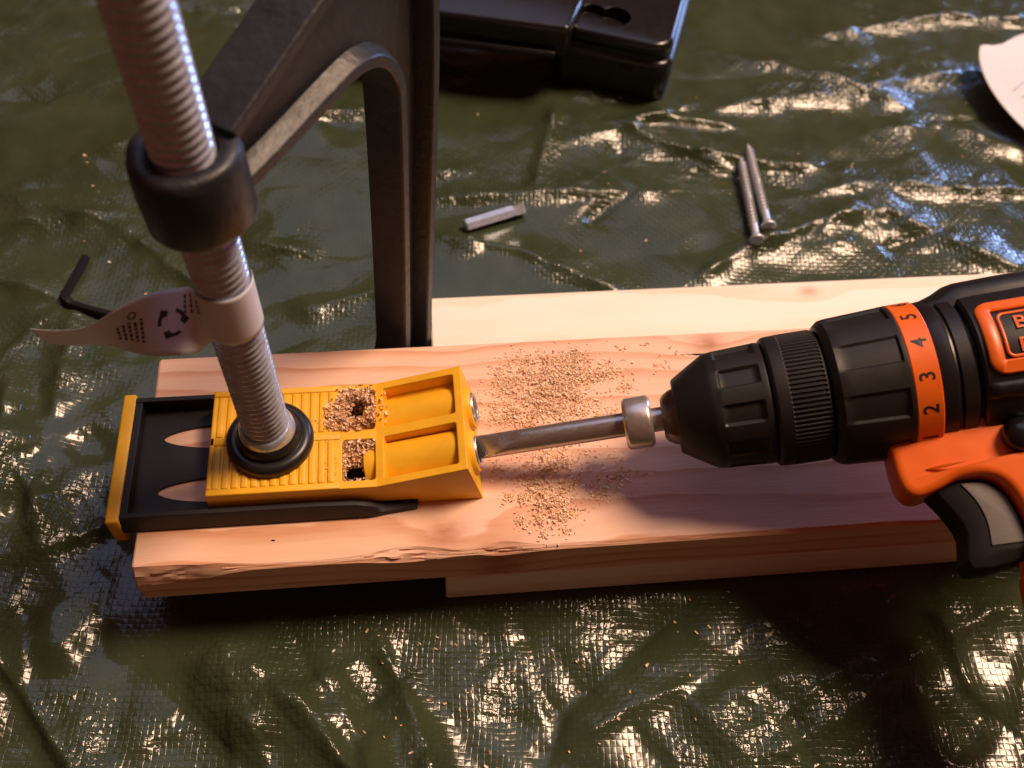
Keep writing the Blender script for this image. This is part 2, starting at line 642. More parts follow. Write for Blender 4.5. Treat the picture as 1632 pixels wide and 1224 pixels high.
def tarp_height(X, Y, both=False):
    ridge_h, crumple = 0 * X, 0 * X
    for c in CREASES:
        rh, cm = seg_ridge(X, Y, *c)
        ridge_h = ridge_h + rh
        crumple = np.maximum(crumple, cm * (1 if abs(c[1]) > 4.3 or c[0][0][1] > 100 else .55))
    wx = X + 6 * smooth_noise(X, Y, 37, 1) + 3 * smooth_noise(X, Y, 13, 2)
    wy = Y + 6 * smooth_noise(X, Y, 37, 3) + 3 * smooth_noise(X, Y, 13, 4)
    back = np.clip((Y - 60) / 60, 0, 1)
    a = smooth_noise(wx, wy, 70, 5)
    # crumpled along the folds and in patches, smooth elsewhere
    gl = np.clip((.10 + 1.5 * smooth_noise(X, Y, 42, 15)) * (1 - .75 * back), 0, 1)
    gl = np.clip(np.maximum(gl, crumple) + .05, 0, 1)
    h = 2.4 * a
    # long sideways folds behind the boards, facets at an angle in front of them
    h += back * .55 * np.abs(smooth_noise(wx, wy, 24, 6, 3.2, 1.0, .12)) * 2
    h += (1 - back) * .8 * np.abs(smooth_noise(wx, wy, 26, 7, .9, 1.9, .45)) * 2
    h += (.2 + .5 * gl) * ridged(smooth_noise(wx, wy, 19, 8, 1.7, 1, .4))
    h += gl * .40 * ridged(smooth_noise(wx, wy, 7.5, 9, 1.3, 1, -.5))
    h += gl * .20 * smooth_noise(wx, wy, 3.6, 10)
    h = h + ridge_h - 1.2
    # pressed flat under the boards and the black case
    def rect(x0, x1, y0, y1, soft):
        dx = np.maximum(np.maximum(x0 - X, X - x1), 0)
        dy = np.maximum(np.maximum(y0 - Y, Y - y1), 0)
        return np.clip(np.hypot(dx, dy) / soft, 0, 1)
    k = rect(101, 900, -1, 131, 16)
    k = np.minimum(k, rect(-4, 104, -4, 105, 20) * .8 + .2)
    c20, s20 = math.cos(math.radians(-20)), math.sin(math.radians(-20))
    k = k * k * (3 - 2 * k)
    h = np.clip(h, -6, 18)
    return (h * k - .35, gl) if both else h * k - .35


def build_tarp():
    X, Y = np.meshgrid(TX, TY)
    Z, crumple = tarp_height(X, Y, True)
    ny, nx = X.shape
    V = np.stack([X, Y, Z], -1).reshape(-1, 3) * S
    idx = np.arange(nx * ny).reshape(ny, nx)
    q = np.stack([idx[:-1, :-1], idx[:-1, 1:], idx[1:, 1:], idx[1:, :-1]], -1).reshape(-1, 4)
    me = bpy.data.meshes.new('tarp')
    me.vertices.add(len(V))
    me.vertices.foreach_set('co', V.ravel())
    me.loops.add(q.size)
    me.loops.foreach_set('vertex_index', q.ravel().astype(np.int32))
    me.polygons.add(len(q))
    me.polygons.foreach_set('loop_start', np.arange(0, q.size, 4, dtype=np.int32))
    me.update(calc_edges=True)
    me.polygons.foreach_set('use_smooth', [True] * len(q))
    at = me.attributes.new('crumple', 'FLOAT', 'POINT')
    at.data.foreach_set('value', crumple.ravel().astype(np.float32))
    me.materials.append(MAT['tarp'])
    o = bpy.data.objects.new('ground_tarp', me)
    COL.objects.link(o)
    o['kind'] = 'structure'
    o['label'] = 'crumpled olive green woven plastic tarp'


build_tarp()


def tz(x, y):
    return float(tarp_height(np.array([[float(x)]]), np.array([[float(y)]]))[0, 0])


# ------------------------------------------------------------------ the two boards
def board(name, x0, x1, y0, y1, z0, z1, mat, chamfer, label, step=1.2):
    xs = np.unique(np.concatenate([[x0], x0 + .6 + np.arange(0, min(x1, 330) - x0, step), np.linspace(min(x1, 330), x1, 12)]))
    V, Fc = [], []
    n = None
    for i, x in enumerate(xs):
        c, rough = chamfer(x)
        big = min(1, max(0, (c - 2) / 3)) if x < 45 else 0
        cy_, cz_ = 1 - .5 * big, .85 + .35 * big
        e = 0.6 if (i == 0 or i == len(xs) - 1) else 0.0     # the sawn end is eased
        sec = []
        r = .9
        # front top corner, worn by c
        for k in range(9):
            f = k / 8
            yy, zz = y0 + c * cy_ * f ** 1.12, z1 - c * cz_ * (1 - f) ** 1.12
            j = rough * math.sin(math.pi * f)
            yy += j * float(smooth_noise(np.array(x * 1.0), np.array(f * 23.0), 2.6, 21, 1.6, 1)) * .75
            zz += j * float(smooth_noise(np.array(x * 1.0), np.array(f * 23.0), 2.6, 22, 1.6, 1)) * .75
            sec.append((yy, zz))
        sec += [(y0 + c * cy_ + .3, z1)] + [(y0 + (y1 - y0) * f, z1) for f in (.25, .5, .75)]
        sec += [(y1 - r - .3, z1), (y1 - r, z1), (y1 - r * .3, z1 - r * .3), (y1, z1 - r), (y1, z1 - r - .3), (y1, z0 + r), (y1 - r, z0), (y0 + r, z0), (y0, z0 + r), (y0, z0 + r + .3)]
        sec += [(y0, z0 + (z1 - z0) * .45), (y0, z1 - c * cz_ - .3)]
        cy, cz = (y0 + y1) / 2, (z0 + z1) / 2
        n = len(sec)
        for (yy, zz) in sec:
            if e:
                yy += math.copysign(min(e, abs(yy - cy)), cy - yy) * .7
                zz += math.copysign(min(e, abs(zz - cz)), cz - zz) * .7
            V.append((x + (.35 * float(smooth_noise(np.array(yy * 1.), np.array(zz * 1.), 3, 33)) if i == 0 else 0), yy, zz))
    m = len(xs)
    for i in range(m - 1):
        for k in range(n):
            Fc.append((i * n + k, i * n + (k + 1) % n, (i + 1) * n + (k + 1) % n, (i + 1) * n + k))
    Fc += [tuple(range(n)), tuple((m - 1) * n + k for k in range(n - 1, -1, -1))]
    o = link_mesh(name, V, Fc, mat, None, 18)
    tag(o, label, 'board', None)
    return o


def top_chamfer(x):
    c = 1.4 + .5 * float(smooth_noise(np.array(x), np.array(0.), 22, 41))
    rough = .15
    if x < 42:
        f = min(1, max(0, (42 - x) / 30))
        c += 5.2 * f * f * (3 - 2 * f)
        rough += .35 * f
    f = math.exp(-((x - 92) / 15) ** 2) + .8 * math.exp(-((x - 124) / 9) ** 2)
    c += 3.0 * f
    rough += 1.0 * f
    return c, rough


def plain_chamfer(x):
    return .9, .05


L1 = 103.6
board('board', L1, 620, 0.25, 129, 0, 18.95, 'pine_pale', plain_chamfer,
      'pale wide pine board lying on the tarp under the other board', 3.0)
top = board('board', 0, 600, 0, 89, 19, 38, 'pine', top_chamfer,
            'pinkish narrow pine board on top, with worn splintered edge and clamped jig')
# a dark check and a small nick in the top board
V, Fc = prism([(203, 78.6), (206, 77.9), (211, 77.6), (216, 77.9), (211, 78.4), (206, 78.7)], 37.9, 38.12)
link_mesh('crack', V, Fc, 'key_black', top, 0)
V, Fc = prism([(45.2, 9.6), (46.4, 9.3), (46.6, 9.8), (45.5, 10.0)], 37.9, 38.15)
link_mesh('nick', V, Fc, 'key_black', top, 0)

# ------------------------------------------------------------------ pocket-hole jig
BT = 38.0
YC = 42.0
J = Frame((0, YC, BT), (1, 0, 0), (0, 1, 0), (0, 0, 1))
jig = thing('pocket_hole_jig', 'yellow and black plastic pocket hole jig clamped on the narrow board', 'drilling jig', (45, YC, BT))

# black tray: floor with flared side rails, and two pointed openings through which the wood shows
tray_prof = [(-26.0, 0.05), (26.0, .05), (26.0, 2.0), (24.2, 7.2), (22.4, 7.2), (21.8, .9), (-21.8, .9), (-22.4, 7.2), (-24.2, 7.2), (-26.0, 2.0)]


def loft_yz(stations):
    V, Fc = [], []
    n = len(stations[0][1])
    for x, sec in stations:
        V += [(x, y, z) for y, z in sec]
    for i in range(len(stations) - 1):
        for k in range(n):
            Fc.append((i * n + k, i * n + (k + 1) % n, (i + 1) * n + (k + 1) % n, (i + 1) * n + k))
    Fc += [tuple(range(n)), tuple((len(stations) - 1) * n + k for k in range(n - 1, -1, -1))]
    return J(V), Fc


def tray_sec(f, sq=1.0):
    return [(y * sq, .05 + (z - .05) * (f if z > 3 else 1)) for y, z in tray_prof]


st = [(-4, tray_sec(1)), (60, tray_sec(.98)), (74, tray_sec(.9)), (79, tray_sec(.7)), (82, tray_sec(.42, .985)), (84, tray_sec(.30, .97)), (95, tray_sec(.27, .92))]
V, Fc = loft_yz(st)
tray = link_mesh('tray', V, Fc, 'tray_black', jig, 40)
cut = []
for yc in (10.2, -11.6):
    out = []
    for k in range(41):
        f = k / 40
        out.append((5.5 + 24 * f, yc - 4.9 * (1 - (1 - f) ** 2.2) ** .62))
    for k in range(40, 0, -1):
        f = k / 40
        out.append((5.5 + 24 * f, yc + 4.9 * (1 - (1 - f) ** 2.2) ** .62))
    cut.append(prism(out, -2, 3.5, J))
boolean(tray, cut)
# cross wall at the end of the tray
V, Fc = box(-4, -1.6, -22.4, 22.4, 2.0, 7.0, J)
link_mesh('end_wall', V, Fc, 'tray_black', jig, 0)
# yellow stop that hooks over the end of the board
V, Fc = box(-8.4, -4.02, -25.8, 25.8, -6.0, 7.6, J)
bevelled('end_stop', V, Fc, 'yellow', jig, .6, 3)

# yellow body
BX0, BX1, BR, BH, BH2 = 25.0, 112.6, 82.0, 12.8, 21.2
HW = 21.2
prof = [(BX0, 2.4), (95.2, 2.4), (95.4, .1), (118.0, .1), (BX1, BH2), (BR, BH), (BX0, BH)]
n = len(prof)
V = [(x, -HW, z) for x, z in prof] + [(x, HW, z) for x, z in prof]
Fc = [tuple(range(n)), tuple(range(2 * n - 1, n - 1, -1))] + [(k, n + k, n + (k + 1) % n, (k + 1) % n) for k in range(n)]
body = link_mesh('body', J(V), Fc, 'yellow', jig, 0)
slope = math.atan2(BH2 - BH, BX1 - BR)
RF = Frame(J((BR, 0, BH))[0], (math.cos(slope), 0, math.sin(slope)), (0, 1, 0), (-math.sin(slope), 0, math.cos(slope)))
RL = (BX1 - BR) / math.cos(slope)
cut = []
for s in (-1, 1):
    ya, yb = sorted((s * 1.9, s * 18.4))
    # chip windows
    cut.append(prism(rounded_rect(70.2, 81.6, ya, yb, 1.2), 1.0, 40, J))
    # sloping pockets over the guide sleeves
    cut.append(prism(rounded_rect(2.6, RL - 2.9, ya, yb, .8), -5.5, 10, RF))
# guide bores through the sleeves
DRILL_ANG = math.radians(14)
for yc in (-9.0, 9.0):
    BF = Frame(J((116.2, yc, 11.6))[0], (math.cos(DRILL_ANG), 0, math.sin(DRILL_ANG)), (0, 1, 0), (-math.sin(DRILL_ANG), 0, math.cos(DRILL_ANG)))
    cut.append(lathe([(-60, 4.5), (30, 4.5)], 32, BF))
boolean(body, cut)
# grip grooves read as raised ribs between them
rib_me = None
for s in (-1, 1):
    ya, yb = sorted((s * 1.7, s * 18.6))
    for k in range(13):
        x = 28.0 + 3.2 * k
        if rib_me is None:
            V, Fc = box(-1.18, 1.18, 0, 16.9, -.3, .42)
            o = bevelled('rib', V, Fc, 'yellow', None, .35, 2)
            rib_me = o.data
        else:
            o = bpy.data.objects.new('rib', rib_me)
            COL.objects.link(o)
        o.parent = jig
        o.location = Vector((x, YC + ya, BT + BH)) * S - jig.location
# raised edge rails and cross bars of the top
rails = []
for y0, y1 in ((-HW + .05, -18.6), (18.6, HW - .05), (-1.7, 1.7)):
    rails.append(box(BX0 + .1, 69.6, y0, y1, BH - .3, BH + .43, J))
rails.append(box(BX0 + .1, 26.6, -18.6, 18.6, BH - .3, BH + .43, J))
for i, (V, Fc) in enumerate(rails):
    bevelled('rim', V, Fc, 'yellow', jig, .4, 2)
# guide sleeves with steel bushings
for yc in (-9.0, 9.0):
    BF = Frame(J((116.2, yc, 11.6))[0], (math.cos(DRILL_ANG), 0, math.sin(DRILL_ANG)), (0, 1, 0), (-math.sin(DRILL_ANG), 0, math.cos(DRILL_ANG)))
    V, Fc = lathe([(-38, 4.7), (-38, 8.8), (-4.0, 8.8), (-4.0, 4.7)], 48, BF, closed=True)
    link_mesh('sleeve', V, Fc, 'yellow', jig, 40)
    V, Fc = lathe([(-6, 4.6), (-6, 7.6), (-.2, 7.6), (.5, 7.2), (.7, 6.3), (.7, 4.6)], 48, BF, closed=True)
    link_mesh('boss', V, Fc, 'yellow', jig, 40)
    V, Fc = lathe([(-20, 4.3), (-20, 5.9), (1.0, 5.9), (1.4, 5.6), (1.4, 4.7), (1.1, 4.3)], 48, BF, closed=True)
    link_mesh('bushing', V, Fc, 'collar_steel', jig, 40)

# ------------------------------------------------------------------ C-clamp
RX, RY = 45.8, 41.0
clamp = thing('c_clamp', 'black cast C clamp with zinc threaded rod pressing its pad on the jig', 'clamp', (RX, RY, 0))
DX, DY = .584, .812
CFm = Frame((RX, RY, 0), (DX, DY, 0), (DY, -DX, 0), (0, 0, 1))      # x: throat direction, y: near side, z: up


def smooth_poly(pts, per=6):
    P = np.array(pts, float)
    out = []
    n = len(P)
    for i in range(n - 1):
        p0, p1, p2, p3 = P[max(i - 1, 0)], P[i], P[i + 1], P[min(i + 2, n - 1)]
        for k in range(per):
            t = k / per
            out.append(.5 * ((2 * p1) + (-p0 + p2) * t + (2 * p0 - 5 * p1 + 4 * p2 - p3) * t * t + (-p0 + 3 * p1 - 3 * p2 + p3) * t ** 3))
    out.append(P[-1])
    return np.array(out)


outer = smooth_poly([(9, 185.5), (26, 191.5), (48, 199.5), (70, 206), (84, 207), (94, 200), (98.5, 186), (98.5, 150), (94, 95), (89.5, 45), (88, 22), (84, 8), (74, 1.2), (55, .6), (20, .6), (-13, .6)], 6)
inner = smooth_poly([(9, 163.5), (30, 165), (50, 167.2), (62, 167.5), (71, 163.5), (76.5, 155), (77.5, 144), (75, 95), (71.5, 45), (70, 28), (65, 18.8), (52, 16.5), (20, 16.5), (-13, 16.5)], 6)


def resample(P, n):
    d = np.concatenate([[0], np.cumsum(np.hypot(*np.diff(P, axis=0).T))])
    t = np.linspace(0, d[-1], n)
    return np.stack([np.interp(t, d, P[:, 0]), np.interp(t, d, P[:, 1])], -1)


NO = 110
outer, inner = resample(outer, NO), resample(inner, NO)


def flange(path, sign, hw=7.5):
    tan = np.gradient(path, axis=0)
    tan /= np.linalg.norm(tan, axis=1)[:, None]
    nrm = np.stack([tan[:, 1], -tan[:, 0]], -1) * sign
    sec = [(-hw, .5), (.5 - hw, 0), (hw - .5, 0), (hw, .5), (hw, 3.4), (hw - .5, 3.9), (2.1, 6.0), (-2.1, 6.0), (.5 - hw, 3.9), (-hw, 3.4)]
    V, Fc = [], []
    m = len(sec)
    for p, q in zip(path, nrm):
        for (w, dp) in sec:
            V.append((p[0] + q[0] * dp, w, p[1] + q[1] * dp))
    for i in range(len(path) - 1):
        for k in range(m):
            Fc.append((i * m + k, i * m + (k + 1) % m, (i + 1) * m + (k + 1) % m, (i + 1) * m + k))
    Fc += [tuple(range(m)), tuple((len(path) - 1) * m + k for k in range(m - 1, -1, -1))]
    return CFm(V), Fc


link_mesh('outer_flange', *flange(outer, 1, 8.2), 'clamp_paint', clamp, 20)
link_mesh('inner_flange', *flange(inner, -1, 7.2), 'clamp_paint', clamp, 20)
# web between the flanges
tn = np.gradient(outer, axis=0)
tn /= np.linalg.norm(tn, axis=1)[:, None]
wo = outer + np.stack([tn[:, 1], -tn[:, 0]], -1) * 2
tn = np.gradient(inner, axis=0)
tn /= np.linalg.norm(tn, axis=1)[:, None]
wi = inner - np.stack([tn[:, 1], -tn[:, 0]], -1) * 2
V, Fc = [], []
for a, b in zip(wo, wi):
    V += [(a[0], -2.2, a[1]), (a[0], 2.2, a[1]), (b[0], 2.2, b[1]), (b[0], -2.2, b[1])]
for i in range(NO - 1):
    for k in range(4):
        Fc.append((i * 4 + k, i * 4 + (k + 1) % 4, (i + 1) * 4 + (k + 1) % 4, (i + 1) * 4 + k))
Fc += [(0, 1, 2, 3), tuple((NO - 1) * 4 + k for k in (3, 2, 1, 0))]
link_mesh('web', CFm(V), Fc, 'clamp_paint', clamp, 40)
# anvil under the board and the threaded boss
UP = Frame((RX, RY, 0), (0, 0, 1), (1, 0, 0), (0, 1, 0))
V, Fc = lathe([(.8, 11), (1.4, 12), (17.8, 12), (18.9, 11)], 40, UP)
link_mesh('anvil', V, Fc, 'clamp_paint', clamp, 40)


def boss_mod(s, a, r):
    return .25 * math.sin(3 * a + 1) + .15 * math.sin(7 * a + s)


V, Fc = lathe([(160.5, 8.1), (160.5, 11.5), (161.3, 13.0), (163, 13.9), (172, 14.1), (180, 13.9), (182.4, 13.4), (183.4, 12.2), (183.2, 9.4), (182.2, 8.1)], 56, UP, boss_mod, closed=True)
link_mesh('threaded_boss', V, Fc, 'clamp_paint', clamp, 50)


def threaded(z0, z1, r, depth, pitch, nth=44, per=8, taper=0.0):
    steps = int((z1 - z0) / pitch * per)
    V, Fc = [], []
    for i in range(steps + 1):
        z = z0 + (z1 - z0) * i / steps
        for k in range(nth):
            a = 2 * math.pi * k / nth
            ph = (z / pitch - k / nth) % 1.0
            w = 1 - abs(2 * ph - 1) ** 1.4
            V.append((z, (r - depth * w) * math.cos(a), (r - depth * w) * math.sin(a)))
    for i in range(steps):
        for k in range(nth):
            Fc.append((i * nth + k, i * nth + (k + 1) % nth, (i + 1) * nth + (k + 1) % nth, (i + 1) * nth + k))
    Fc += [tuple(range(nth)), tuple(steps * nth + k for k in range(nth - 1, -1, -1))]
    return V, Fc


V, Fc = threaded(61.6, 268, 7.9, 1.1, 2.6)
link_mesh('threaded_rod', UP(V), Fc, 'zinc', clamp, 180)
# ball end, ferrule and swivel pad
V, Fc = lathe([(59.5, 5.2), (62.0, 6.4), (63.6, 6.4)], 36, UP)
link_mesh('rod_tip', V, Fc, 'zinc', clamp, 40)
V, Fc = lathe([(58.2, 6.6), (58.2, 9.6), (60.2, 9.4), (61.8, 9.0), (62.6, 8.5), (62.0, 6.6)], 44, UP, closed=True)
link_mesh('ferrule', V, Fc, 'zinc', clamp, 60)
V, Fc = lathe([(51.0, .5), (51.0, 14.0), (51.7, 14.8), (53.0, 14.9), (54.4, 14.5), (55.3, 13.2), (55.6, 11.9), (55.2, 11.1), (55.5, 11.2), (57.2, 10.8), (58.7, 10.2), (59.4, 9.5), (59.2, 6.2)], 60, UP)
link_mesh('swivel_pad', V, Fc, 'rubber', clamp, 40)

# paper label wrapped on the rod with its free end sticking out
def label_surface(n1=26, n2=40, nv=14):
    """grid of points: wraps the rod, then leaves it as a twisting flag"""
    R0 = 8.35
    rows = []
    zc, w = 127.0, 18.0
    for i in range(n1):
        a = math.radians(20 - 150 * i / (n1 - 1))
        c = np.array([RX + R0 * math.cos(a), RY + R0 * math.sin(a), zc])
        rows.append((c, np.array([0, 0, 1.0])))
    a = math.radians(-130)
    c0 = np.array([RX + R0 * math.cos(a), RY + R0 * math.sin(a), zc])
    for i in range(1, n2 + 1):
        f = i / n2
        c = c0 + np.array([-53 * f, 4.0 * f + 6.5 * f * f, -16.5 * f + 1.5 * math.sin(f * 6)])
        e = min(1, f * 8)
        e = e * e * (3 - 2 * e)
        # leans back next to the rod, then tips forward until it faces down
        g = min(1, max(0, (f - .12) / .6))
        g = g * g * (3 - 2 * g)
        tw = math.radians(55 * e - 76 * g)
        up = np.array([.06 * e, math.sin(tw), math.cos(tw)])
        up /= np.linalg.norm(up)
        rows.append((c, up))
    grid = []
    for k, (c, up) in enumerate(rows):
        fw = max(0, (k - n1) / n2)
        ww = w * (1.08 - .30 * fw)
        grid.append([c + up * ww * (j / (nv - 1) - .5) for j in range(nv)])
    return np.array(grid)


G = label_surface()
ni, nj = G.shape[:2]
gu = np.gradient(G, axis=0)
gv = np.gradient(G, axis=1)
GN = np.cross(gu, gv)
GN /= np.linalg.norm(GN, axis=2)[..., None]
if GN[ni // 3, nj // 2, 1] > 0:
    GN = -GN


def on_label(u, v, lift=0.0):
    """u along the strip 0..1, v across it 0..1"""
    fi, fj = u * (ni - 1), v * (nj - 1)
    i, j = min(int(fi), ni - 2), min(int(fj), nj - 2)
    a, b = fi - i, fj - j
    bl = lambda A: (A[i, j] * (1 - a) * (1 - b) + A[i + 1, j] * a * (1 - b) + A[i, j + 1] * (1 - a) * b + A[i + 1, j + 1] * a * b)
    return bl(G) + bl(GN) * lift


V = np.concatenate([(G + GN * .06).reshape(-1, 3), (G - GN * .06).reshape(-1, 3)])
Fc = []
K = ni * nj
for i in range(ni - 1):
    for j in range(nj - 1):
        a, b, c, d = i * nj + j, (i + 1) * nj + j, (i + 1) * nj + j + 1, i * nj + j + 1
        Fc += [(a, b, c, d), (K + d, K + c, K + b, K + a)]
for i in range(ni - 1):
    for j, fl in ((0, 0), (nj - 1, 1)):
        a, b = i * nj + j, (i + 1) * nj + j
        Fc.append((a, K + a, K + b, b))
for j in range(nj - 1):
    for i in (0, ni - 1):
        a, b = i * nj + j, i * nj + j + 1
        Fc.append((a, b, K + b, K + a))
label = link_mesh('paper_label', V, Fc, 'label', clamp, 180, 'white printed paper label wrapped on the rod, its end sticking out')


def print_mark(poly, nsub=3):
    """a flat printed shape on the label; poly is a quad strip in (u, v)"""
    V, Fc = [], []
    for (p, q) in poly:
        V += [on_label(*p, .14), on_label(*q, .14)]
    for i in range(len(poly) - 1):
        Fc.append((2 * i, 2 * i + 1, 2 * i + 3, 2 * i + 2))
    return V, Fc


marks = []
# recycling triangle: three bent arrows
uc, vc = .50, .50
du, dv = .050, .22
for k in range(3):
    a0 = math.radians(90 + 120 * k)
    strip = []
    for q in range(5):
        a = a0 + math.radians(18 + 84 * q / 4)
        r0, r1 = (.74, 1.0) if q < 3 else ((.56, 1.2) if q == 3 else (.86, .88))
        strip.append(((uc + du * r0 * math.cos(a), vc + dv * r0 * math.sin(a)), (uc + du * r1 * math.cos(a), vc + dv * r1 * math.sin(a))))
    marks.append(print_mark(strip))
# lines of small print beside it
r_ = random.Random(3)
for row in range(5):
    u0 = .60 + row * .022
    v0 = .22 + .02 * row
    while v0 < .62:
        lv = r_.uniform(.03, .085)
        marks.append(print_mark([((u0, v0), (u0 + .011, v0)), ((u0, v0 + lv), (u0 + .011, v0 + lv))]))
        v0 += lv + .022
for row in range(3):
    u0 = .40 + row * .026
    v0 = .62
    while v0 < .86:
        lv = r_.uniform(.03, .06)
        marks.append(print_mark([((u0, v0), (u0 + .009, v0)), ((u0, v0 + lv), (u0 + .009, v0 + lv))]))
        v0 += lv + .025
# small ring mark
ring = []
for q in range(13):
    a = 2 * math.pi * q / 12
    ring.append(((.635 + .010 * math.cos(a), .74 + .045 * math.sin(a)), (.635 + .016 * math.cos(a), .74 + .07 * math.sin(a))))
marks.append(print_mark(ring))
V, Fc = join(marks)
o = link_mesh('print', V, Fc, 'ink', None, 0)
o.parent = label
o.matrix_parent_inverse = Matrix.Identity(4)

# ------------------------------------------------------------------ drill bit with stop collar
da, dyaw = DRILL_ANG, math.radians(-2)
d = np.array([math.cos(da) * math.cos(dyaw), math.cos(da) * math.sin(dyaw), math.sin(da)])
u = np.array([-.24348581, -.21379751, .94604719])
u -= d * (u @ d)
u /= np.linalg.norm(u)
yv = np.cross(u, d)                    # points back; the handle lies towards -yv
P0 = np.array([116, 34.3, 50.0])
DF = Frame(P0, d, yv, u)

bit = thing('drill_bit', 'steel stepped drill bit with ring stop collar between jig and chuck', 'drill bit', tuple(P0 + d * 30 - np.array([0, 0, 4])))
BRAD = 4.15


def bit_surface():
    """plain shank with two flutes that run out at s = 16"""
    V, Fc = [], []
    n = 64
    ss = list(np.arange(-34, 22, .8)) + [24, 40, 60, 72]
    for s in ss:
        for k in range(n):
            a = 2 * math.pi * k / n
            r = BRAD
            if s < 17:
                for w in (0, math.pi):
                    c = math.radians(112) + w - (s - 4) * .05
                    dd = abs((a - c + math.pi) % (2 * math.pi) - math.pi)
                    f = min(1, max(0, s / 17))
                    if dd < 1.45:
                        r = min(r, (.9 + (BRAD - .9) * f ** .9) / math.cos(dd))
            V.append((s, r * math.cos(a), r * math.sin(a)))
    m = len(ss)
    for i in range(m - 1):
        for k in range(n):
            Fc.append((i * n + k, i * n + (k + 1) % n, (i + 1) * n + (k + 1) % n, (i + 1) * n + k))
    Fc += [tuple(range(n)), tuple((m - 1) * n + k for k in range(n - 1, -1, -1))]
    return DF(V), Fc


link_mesh('shank', *bit_surface(), 'steel', bit, 28)
V, Fc = lathe([(52.6, 4.2), (52.6, 7.9), (53.4, 8.75), (54.0, 8.95), (60.8, 8.95), (61.4, 8.75), (62.2, 7.9), (62.2, 4.2)], 60, DF, closed=True)
col_o = link_mesh('stop_collar', V, Fc, 'collar_steel', bit, 30)
SC = Frame(DF((57.4, 0, 0))[0], -u * .5 - yv * -.866, d, np.cross(-u * .5 + yv * .866, d))
V, Fc = lathe([(8.2, 2.0), (9.15, 2.0), (9.15, 1.1), (8.4, 1.1)], 6, SC)
link_mesh('grub_screw', V, Fc, 'dark_steel', bit, 0)

# ------------------------------------------------------------------ cordless drill lying on its side
drill = thing('cordless_drill', 'black and orange cordless drill lying on its side with bit in the jig', 'drill', tuple(DF((170, -90, -30))[0]))


def ang_in(a, c, hw):
    return abs((a - c + math.pi) % (2 * math.pi) - math.pi) < hw


V, Fc = lathe([(65.6, 3.9), (65.6, 6.6), (66.6, 8.0), (68.8, 9.3), (71.5, 10.0), (71.5, 3.9)], 36, DF, closed=True,
              rmod=lambda s, a, r: -1.1 if (r > 5 and (a * 3 / math.pi) % 2 < .35) else 0)
link_mesh('chuck_jaws', V, Fc, 'dark_steel', drill, 30)


def chuck_mod(s, a, r):
    if 84.5 < s < 98 and r > 15:
        f = (a / (2 * math.pi) * 10) % 1.0
        edge = min(1, (s - 84.5) / 1.2, (98 - s) / 1.2)
        if f < .5:
            return -1.15 * edge
    return 0


prof = [(70.2, 8.5), (70.2, 12.2), (70.8, 12.8), (76, 16.0), (81.4, 19.2), (82.6, 19.6), (84.4, 19.7)]
prof += [(s, 19.75 + (s - 84) * .045) for s in np.arange(84.6, 98.2, .9)]
prof += [(98.6, 20.45), (100.0, 20.4), (100.6, 19.6), (102.2, 19.4)]
V, Fc = lathe(prof, 160, DF, chuck_mod)
link_mesh('chuck_sleeve', V, Fc, 'chuck_black', drill, 25)


def knurl(s, a, r):
    if 106 < s < 117.2:
        return -.6 if (round(a / (2 * math.pi) * 352) % 4) < 2 else .05
    return 0


prof = [(101.0, 19.0), (101.0, 20.9), (101.8, 21.6), (103, 21.8), (105.8, 21.85), (106.1, 21.85), (111.5, 21.85), (117.1, 21.8), (117.4, 21.7), (118.2, 21.1), (118.4, 20)]
V, Fc = lathe(prof, 352, DF, knurl)
link_mesh('grip_ring', V, Fc, 'chuck_black', drill, 25)


def torque_mod(s, a, r):
    f = (a / (2 * math.pi) * 9 + .12) % 1.0
    edge = min(1, max(0, (s - 121.5) / 1.5))
    if s > 121 and r > 20:
        return (-.75 if f < .52 else 0.0) * edge * (1 if s < 140.5 else .0)
    return 0


prof = [(118.2, 19.5), (118.9, 22.2), (119.6, 23.0), (121.0, 24.1), (122.6, 24.4)]
prof += [(s, 24.4 + (s - 122.6) * .05) for s in np.arange(124, 140.3, 1.6)]
prof += [(140.6, 25.35), (141.8, 25.4), (142.0, 25.1), (142.0, 20)]
V, Fc = lathe(prof, 180, DF, torque_mod)
link_mesh('torque_ring', V, Fc, 'chuck_black', drill, 22)
V, Fc = lathe([(142.0, 21), (142.0, 25.25), (142.3, 25.45), (149.7, 25.45), (150.0, 25.25), (150.0, 21)], 120, DF)
band = link_mesh('number_band', V, Fc, 'orange', drill, 30)


def on_cyl(s, arc_ang, r):
    """a point of the barrel: arc_ang is measured from straight out of its side (u) towards the handle"""
    return DF((s, -r * math.sin(arc_ang), r * math.cos(arc_ang)))[0]


def decal(body_txt, size, place, mat, parent, name):
    V2, F2 = text_mesh(body_txt, size, .012 * size)
    V2 = V2 - (V2.min(0) + V2.max(0)) / 2
    V3 = [place(x, y) for x, y in V2]
    o = link_mesh(name, V3, F2, mat, None, 0)
    o.parent = parent
    o.matrix_parent_inverse = Matrix.Translation(-parent.location) if parent.parent is None else Matrix.Identity(4)
    return o


for txt, deg in (('6', -54.5), ('5', -31.5), ('4', -6.5), ('3', 18.2), ('2', 41.5), ('1', 65.5), ('7', -82), ('8', -106)):
    # the digit's top points to the chuck and it reads away from the handle
    decal(txt, 6.6, lambda x, y, dg=deg: on_cyl(146.0 - y, math.radians(dg) - x / 25.5, 25.53), 'print_black', band, 'numeral')

